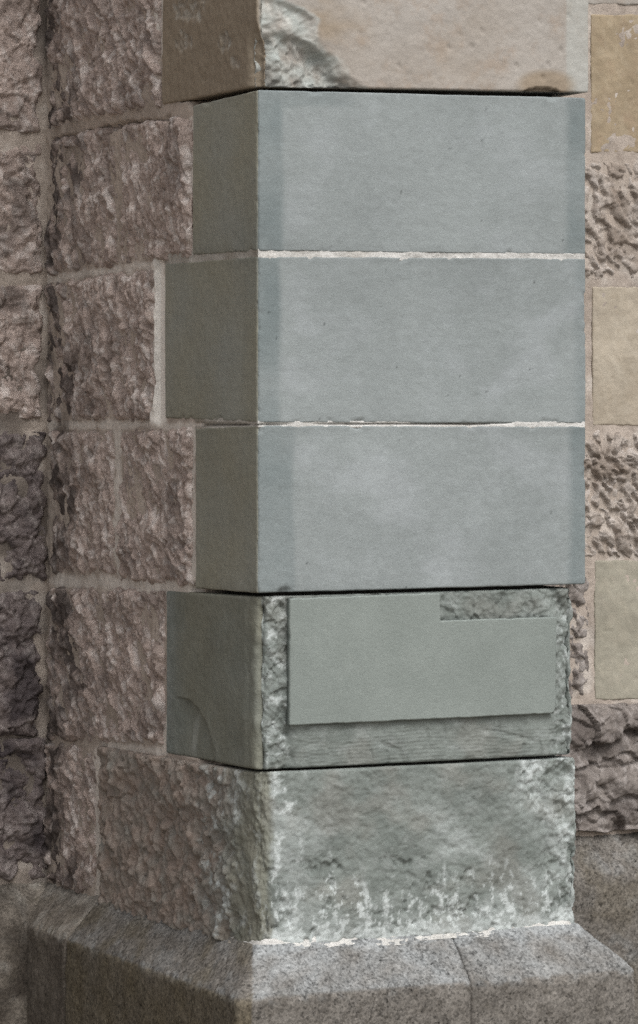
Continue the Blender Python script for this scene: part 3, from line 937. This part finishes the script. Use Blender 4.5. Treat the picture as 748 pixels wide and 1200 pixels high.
def plinth_stone(name, parent, mat, nodes, radii, fine, seed, s_start, end0=False, res=.0035, label=None, zt=None, shade=None):
    zt = ZPL if zt is None else zt
    xy = [(q[0], q[1]) for q in nodes]
    seg = [math.dist(xy[i], xy[i + 1]) for i in range(len(xy) - 1)]
    counts = [max(4, int(seg[i] / res)) if fine[i] else 4 for i in range(len(seg))]
    rows = [(-.04, 0.0), (PRJ, 0.0), (PRJ, .15), (PRJ, .30), (PRJ, .42)]
    rows += [(PRJ, z) for z in np.linspace(.44, zt - PCH - .004, int((zt - PCH - .44) / res))]
    rows += [(PRJ - .0008, zt - PCH - .0015), (PRJ - .003, zt - PCH + .003)]
    rows += [(PRJ * (1 - t), zt - PCH + PCH * t) for t in np.linspace(.08, 1, int(.1 / res))]
    rows += [(-.04, zt + .004)]
    V, SS, ZZ, GG, DS = [], [], [], [], []
    tot = sum(seg)
    vis = [i for i in range(len(seg)) if fine[i]]
    cum = np.concatenate([[0], np.cumsum(seg)])
    for o, z in rows:
        P, Nn, S, G = path(xy, radii, counts, o)
        # arclength of the plain path keeps the grain steady
        P0_, N0_, S0, G0 = path(xy, radii, counts, 0)
        slope = z > zt - PCH
        ds = np.minimum(S0 - cum[vis[0]], cum[vis[-1] + 1] - S0)
        d = .0026 * fbm((S0 + s_start) * 9, z * 9 + 0 * S0, seed, 3) + .0014 * fbm((S0 + s_start) * 34, z * 34 + 0 * S0, seed + 1, 3) \
            + .0006 * fbm((S0 + s_start) * 110, z * 110 + 0 * S0, seed + 2, 2)
        d = d - .003 * sstep(.008, 0, ds)
        ew = math.exp(-((z - (zt - PCH)) / .006) ** 2)
        d = d - ew * .006 * np.clip(fbm((S0 + s_start) * 26, 0 * S0 + seed, seed + 8, 4) + .25, 0, 1)
        nz = .62 if slope else 0.0
        nh = .78 if slope else 1.0
        V.append(np.stack([P[:, 0] + Nn[:, 0] * d * nh, P[:, 1] + Nn[:, 1] * d * nh, z + d * nz], 1))
        SS.append(S0 + s_start)
        ZZ.append(0 * S0 + z)
        GG.append(G0)
    V = np.array(V)
    c = dict(S=np.array(SS), Z=np.array(ZZ), seg=np.array(GG))
    c['px'], c['py'] = to_px(V[..., 0], V[..., 1], V[..., 2])
    at = dict(tone=.3 * fbm(c['S'] * 9, c['Z'] * 9, seed + 5, 4), mask_one=0 * c['S'], mask_two=0 * c['S'])
    if shade:
        at.update(shade(c))
    nr, nc = V.shape[:2]
    idx = np.arange(nr * nc).reshape(nr, nc)
    return link(name, V, quads(nr, nc), mat, parent, {k_: a.ravel() for k_, a in at.items()}, label, extra=[list(idx[:, 0]), list(idx[::-1, -1])])


def pl_shade(seed, pale, dark):
    def f(c):
        S, Z, px, py = c['S'], c['Z'], c['px'], c['py']
        ch = sstep(ZPL - PCH - .004, ZPL - PCH + .004, Z)
        fr = px > 296
        m1 = np.where(fr, pale * ch * (.55 + .5 * fbm(S * 20, Z * 20, seed, 4)), .25 * ch * sstep(.1, .6, fbm(S * 22, Z * 22, seed + 1, 4)))
        ed = np.exp(-((Z - (ZPL - PCH)) / .010) ** 2) * sstep(-.1, .5, fbm(S * 40, Z * 40, seed + 6, 4))
        m1 = np.maximum(m1, .55 * ed)
        wash = sstep(.030, .004, ZPL - Z + .012 * fbm(S * 18, Z * 18, seed + 9, 4)) * ch
        m1 = np.maximum(m1, np.where(fr, .9 * wash, .3 * wash))
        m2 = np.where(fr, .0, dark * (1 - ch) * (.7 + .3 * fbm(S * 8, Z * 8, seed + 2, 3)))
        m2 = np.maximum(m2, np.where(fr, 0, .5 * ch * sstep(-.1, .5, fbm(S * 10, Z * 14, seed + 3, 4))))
        return dict(mask_one=np.clip(m1, 0, 1), mask_two=np.clip(m2, 0, 1), tone=.3 * fbm(S * 9, Z * 9, seed + 5, 4))
    return f


plr = ray(680, 1082, 'F')[0]
pl1 = ray(530, 1095, 'F')[0]
ply = ray(118, 1065, 'L')[0]
pl_parent = plinth_stone("plinth", but, M_GRAN, [(0, ply - .001), (0, 0), (pl1 - .0008, 0)], [0, .010, 0], [True, True], 901, -ply,
                         label="granite plinth corner stone with a sloped top edge", shade=pl_shade(905, 1.0, .95))
plinth_stone("plinth", but, M_GRAN, [(pl1 + .0008, 0), (plr, 0), (plr, .75)], [0, .010, 0], [True, True], 921, pl1,
             label="granite plinth stone below the lime-stained block", shade=pl_shade(925, .75, .5))
plinth_stone("plinth", but, M_GRANL, [(0, DEP), (0, ply + .001)], [0, 0], [True], 941, -DEP, shade=pl_shade(945, .3, .8),
             label="dark granite plinth stone on the flank, in the inner corner")


# --- lime mortar fillet where the buttress meets the plinth
def fillet(name, xy, counts, seed, hh, oo, mat, label):
    P0_, N0_, S0, G0 = path(xy, [0, .02, .012, 0], counts, 0)
    V, at1 = [], []
    for t in np.linspace(0, 1, 11):
        h = hh * (.5 + .9 * np.clip(fbm(S0 * 16, S0 * 0, seed, 4) + .25, 0, 1.2))
        o = oo * (.6 + .7 * np.clip(fbm(S0 * 9, S0 * 0 + 9, seed + 1, 3) + .2, 0, 1))
        off = o * (1 - t) ** 1.5 - .008 * t + .0015
        z = ZPL + h * t ** 1.5 - (1.03 * o + .004) * (1 - t) ** 1.5 + .0012
        n = .0012 * fbm(S0 * 60, 0 * S0 + t * 5, seed + 3, 3)
        Pm, Nm, _, _ = path(xy, [0, .02, .012, 0], counts, 0)
        V.append(np.stack([Pm[:, 0] + Nm[:, 0] * (off + n), Pm[:, 1] + Nm[:, 1] * (off + n), z + n], 1))
    V = np.array(V)
    nr, nc = V.shape[:2]
    S = np.broadcast_to(S0[None], (nr, nc))
    fl = V[..., 0] < 0.0
    return link(name, V, quads(nr, nc), mat, but, dict(tone=(.2 * fbm(S * 20, V[..., 2] * 40, seed + 6, 4)).ravel(), mask_one=(.45 * sstep(-.2, .5, fbm(S * 24, V[..., 2] * 60, seed + 7, 4))).ravel(),
                mask_two=np.where(fl, .8, .12).ravel()), label)


yl = ray(118, 1060, 'L')[0]
fillet("mortar_fillet", [(0, yl), (0, 0), (plr - .012, 0), (plr - .012, .4)], [150, 260, 30] if False else [150, 260, 40], 961, .008, .0085, M_JOINT,
       "white lime mortar fillet along the foot of the buttress")

# --- courses of the buttress above the picture
zz = ray(300, -112, 'F')[1]
for k in range(4):
    z0, z1 = zz + .008 + k * .287, zz + .287 + k * .287
    yq = (.30, .40)[k % 2]
    block("quoin_stone", but, M_TOP, [(.25, yq, z0, z1), (0, yq, z0, z1), (0, 0, z0, z1), (WID, 0, z0, z1), (WID, .45, z0, z1)], res=.02, edge=.006, fine=[False, True, True, True],
          relief=lambda c, k=k: rel_smooth(c['S'], c['Z'], 1000 + k, .002), s_start=-yq)
    block("rubble_stone", but, M_BROWN, [(.1, DEP, z0, z1), (0, DEP, z0, z1), (0, yq + .012, z0, z1), (.1, yq + .012, z0, z1)], res=.012, edge=.006, fine=[False, True, False],
          relief=lambda c, k=k: rel_pick(c['S'], c['Z'], 1010 + k, .012) + .008, drop=.01, seed=1020 + k)
# --- the hidden right-hand flank of the buttress, rough stones behind the corner blocks
zc = [ray(302, y, 'F')[1] for y in (1109, 905, 698, 497, 298, 104, -112)]
for k in range(6):
    block("rubble_stone", but, M_BROWN, [(WID - .1, .47, zc[k] + .005, zc[k + 1] - .005), (WID - .025, .47, zc[k] + .005, zc[k + 1] - .005),
                                         (WID - .025, DEP, zc[k] + .005, zc[k + 1] - .005), (WID - .1, DEP, zc[k] + .005, zc[k + 1] - .005)],
          res=.012, edge=.006, fine=[False, True, False], relief=lambda c, k=k: rel_pit(c['S'], c['Z'], 1050 + k, .01), drop=.008, seed=1060 + k)

# ------------------------------------------------------------------ main wall, darker length in the inner corner
wl_e = empty("masonry_wall", (-.8, DEP + .15, 0), "rough stone wall with soot and painted shade in the corner beside the buttress flank", "wall")


def wl_mh(c):
    S, Z = c['S'], c['Z']
    return .000 + .004 * fbm(S * 14, Z * 14, 1100, 3) + .002 * fbm(S * 70, Z * 70, 1101, 3)


def wl_ms(c):
    S, Z = c['S'], c['Z']
    return dict(mask_one=.3 * sstep(.1, .6, fbm(S * 12, Z * 12, 1110, 4)), mask_two=.8 * sstep(-.2, .6, fbm(S * 5, Z * 4, 1111, 4) + .25 * sstep(500, 900, c['py'])), tone=.2 * fbm(S * 10, Z * 10, 1112, 3))  # mortar darkens downward, soot together with painted shade


sheet("mortar_bedding", wl_e, M_MORT, 'W', -2.25, .004, ZPL - .02, ztop_frame, .006, wl_mh, wl_ms, label="grey-brown mortar of the corner wall")
WLS = [
    ([(-90, -90), (46, -80), (48, 152), (-90, 157)], lambda c: rel_pit(c['S'], c['Z'], 1201, .010, 30), M_BROWN),
    ([(-60, 171), (47, 169), (48, 321), (-60, 321)], lambda c: rel_pick(c['S'], c['Z'], 1211, .011, 30, 26, 14), M_BROWN),
    ([(-110, 334), (47, 334), (47, 490), (-110, 490)], lambda c: rel_pit(c['S'], c['Z'], 1221, .011, 30), M_BROWN),
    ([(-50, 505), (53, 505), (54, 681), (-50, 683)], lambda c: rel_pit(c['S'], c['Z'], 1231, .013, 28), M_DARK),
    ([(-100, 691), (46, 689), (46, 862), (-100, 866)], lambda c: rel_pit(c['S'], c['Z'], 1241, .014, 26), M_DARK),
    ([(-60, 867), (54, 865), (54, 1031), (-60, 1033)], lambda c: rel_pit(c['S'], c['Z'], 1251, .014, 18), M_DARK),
]
for i, (cs, rf, mt) in enumerate(WLS):
    flat_stone("rubble_stone", wl_e, mt, 'W', cs, res=.003, edge=.004, relief=lambda c, rf=rf: rf(c) + .009, shade=rough_shade(1300 + 10 * i, .45 if i < 3 else .3, (.4, .5, .65, .75, .8, .9)[i]),  # lower stones get a stronger dark mask: soot plus painted shade
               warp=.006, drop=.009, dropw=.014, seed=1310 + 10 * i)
    sl = ray(cs[0][0], cs[0][1], 'W')[0]
    z1, z0 = ray(cs[0][0], cs[0][1], 'W')[1], ray(cs[3][0], cs[3][1], 'W')[1]
    x1 = sl - .015
    for j in range(4):
        x0 = x1 - (.34, .46, .29, .40)[(i + j) % 4]
        block("rubble_stone", wl_e, mt, [(x0, DEP + .1, z0, z1), (x0, DEP, z0, z1), (x1, DEP, z0, z1), (x1, DEP + .1, z0, z1)], res=.012, edge=.006, fine=[False, True, False],
              relief=lambda c, i=i, j=j: rel_pit(c['S'], c['Z'], 1400 + i * 5 + j, .012, 26) + .010, drop=.01, seed=1450 + i * 5 + j)
        x1 = x0 - .014

# ------------------------------------------------------------------ main wall, lighter length beyond the buttress
wr_e = empty("masonry_wall", (1.4, DEP + .15, 0), "lighter wall beyond the buttress, smooth tan blocks alternating with rough grey stones", "wall")


def wr_mh(c):
    S, Z = c['S'], c['Z']
    return -.0005 + .0022 * fbm(S * 14, Z * 14, 1500, 3) + .0015 * fbm(S * 70, Z * 70, 1501, 3)


def wr_ms(c):
    S, Z = c['S'], c['Z']
    return dict(mask_one=.35 * sstep(.0, .6, fbm(S * 14, Z * 14, 1510, 4)), mask_two=.3 * sstep(.1, .7, fbm(S * 9, Z * 9, 1511, 4)), tone=.15 * fbm(S * 10, Z * 10, 1512, 3))


xr0 = .45
sheet("mortar_bedding", wr_e, M_MORT, 'W', xr0, 2.25, ZPL - .02, ztop_frame, .006, wr_mh, wr_ms, label="pinkish beige mortar of the lighter wall")


def sm(seed):
    return lambda c: rel_smooth(c['S'], c['Z'], seed, .0018) + .0015 - .004 * np.clip(fbm(c['S'] * 40, c['Z'] * 40, seed + 3, 3) - .55, 0, 1)


WRS = [
    ([(640, -160), (840, -160), (840, 5), (640, 5)], sm(1601), M_TOP, 0, .0),
    ([(693, 17), (842, 16), (842, 182), (692, 179)], sm(1611), M_TAN, 0, .0),
    ([(600, 187), (800, 191), (800, 329), (600, 329)], lambda c: rel_worm(c['S'], c['Z'], 1621, .011, 34) + .004, M_GREYR, 1, .008),
    ([(694, 335), (845, 337), (845, 498), (695, 499)], sm(1631), M_BUFF, 0, .0),
    ([(590, 505), (830, 505), (830, 652), (590, 653)], lambda c: rel_worm(c['S'], c['Z'], 1641, .013, 40) + .004, M_GREYR, 1, .008),
    ([(600, 666), (689, 668), (689, 818), (600, 820)], lambda c: rel_worm(c['S'], c['Z'], 1651, .012, 34) + .004, M_QUARRY, 1, .008),
    ([(697, 657), (850, 655), (850, 818), (697, 821)], sm(1661), M_GREENT, 0, .0),
    ([(590, 826), (760, 824), (760, 972), (590, 976)], lambda c: rel_quarry(c['S'], c['Z'], 1671, .034, 10) + .020, M_QUARRY, 1, .012),
]
LBL = ["reddish beige block at the head of the lighter wall", "smooth tan block of the lighter wall", "rough grey stone under the tan block", "smooth buff block of the lighter wall",
       "rough grey stone under the buff block", None, "smooth greenish buff block of the lighter wall", "very lumpy pinkish stone at the foot of the lighter wall"]
for i, (cs, rf, mt, rg, dr) in enumerate(WRS):
    flat_stone("rubble_stone" if rg else "ashlar_stone", wr_e, mt, 'W', cs, res=.003, edge=.004, relief=rf, shade=rough_shade(1700 + 10 * i, .35 if rg else .2, .5 if rg else .1),
               warp=.005 if rg else .003, drop=dr, dropw=.03, seed=1710 + 10 * i, label=LBL[i])
    if i == 5:
        continue
    sl = ray(cs[1][0], cs[1][1], 'W')[0]
    z1, z0 = ray(cs[1][0], cs[1][1], 'W')[1], ray(cs[2][0], cs[2][1], 'W')[1]
    x0 = sl + .015
    for j in range(3):
        x1 = x0 + (.34, .46, .29, .40)[(i + j) % 4]
        alt = (rg + j + 1) % 2
        block("rubble_stone" if alt else "ashlar_stone", wr_e, M_GREYR if alt else M_BUFF, [(x0, DEP + .1, z0, z1), (x0, DEP, z0, z1), (x1, DEP, z0, z1), (x1, DEP + .1, z0, z1)], res=.012, edge=.006,
              fine=[False, True, False], relief=(lambda c, i=i, j=j: rel_worm(c['S'], c['Z'], 1800 + i * 5 + j, .011, 30) + .006) if alt else sm(1850 + 5 * i + j), drop=.006 * alt, seed=1900 + i * 5 + j)
        x0 = x1 + .014

# ------------------------------------------------------------------ plinths and backing of the two walls, courses above the picture
for par, xs, mt, sd, jn in ((wl_e, (-PRJ - .0, -2.2), M_GRANL, 2001, (.0, -.55, -1.15, -1.7)), (wr_e, (WID, 2.6), M_GRAN, 2051, (.55, 1.5, 2.1, 2.7))):
    pts_ = sorted(jn)
    for j in range(len(pts_) - 1):
        zt_ = ZPL if par is wl_e else ray(700, 978, 'W')[1]
        fine_ = (par is wl_e and j == len(pts_) - 2) or (par is wr_e and j == 0)
        plinth_stone("plinth", par, mt, [(pts_[j] + .002, DEP), (pts_[j + 1] - .002, DEP)], [0, 0], [True], sd + 7 * j, pts_[j], res=.0035 if fine_ else .012, zt=zt_,
                     shade=lambda c, sd=sd: dict(mask_one=.3 * sstep(0, .6, fbm(c['S'] * 18, c['Z'] * 18, sd + 3, 4)), mask_two=(.95 if sd < 2050 else .35) * sstep(-.7 if sd < 2050 else -.2, .5, fbm(c['S'] * 9, c['Z'] * 9, sd + 4, 4)),  # left wall plinth darkest, corner shade painted in with the soot
                                                 tone=.3 * fbm(c['S'] * 9, c['Z'] * 9, sd + 5, 4)))
    xa, xb_ = sorted((0.1 if par is wl_e else .4, -2.3 if par is wl_e else 2.3))
    vs = []
    for z in (0.0, cz1):
        vs += [(xa, DEP + .6, z), (xa, DEP + .022, z), (xb_, DEP + .022, z), (xb_, DEP + .6, z)]
    link("core", vs, [(0, 1, 5, 4), (1, 2, 6, 5), (2, 3, 7, 6), (3, 0, 4, 7), (4, 5, 6, 7), (3, 2, 1, 0)], M_CORE, par, smooth=False)
    zz = ray(40, -95, 'W')[1] if par is wl_e else ray(740, -165, 'W')[1]
    for k in range(4):
        z0, z1 = zz + .012 + k * .287, zz + .287 + k * .287
        x0 = xa if par is wr_e else -2.2
        lim = 2.2 if par is wr_e else -.004
        x0 = WID - .1 if par is wr_e else x0
        j = 0
        while x0 < lim - .1:
            x1 = min(x0 + (.42, .34, .5, .38)[(j + k) % 4], lim)
            block("rubble_stone", par, M_BROWN if par is wl_e else M_GREYR, [(x0, DEP + .1, z0, z1), (x0, DEP, z0, z1), (x1 - .012, DEP, z0, z1), (x1 - .012, DEP + .1, z0, z1)], res=.016, edge=.006,
                  fine=[False, True, False], relief=lambda c, k=k, j=j: rel_pit(c['S'], c['Z'], 2100 + k * 9 + j, .012, 26) + .010, drop=.008, seed=2200 + k * 9 + j)
            x0 = x1
            j += 1
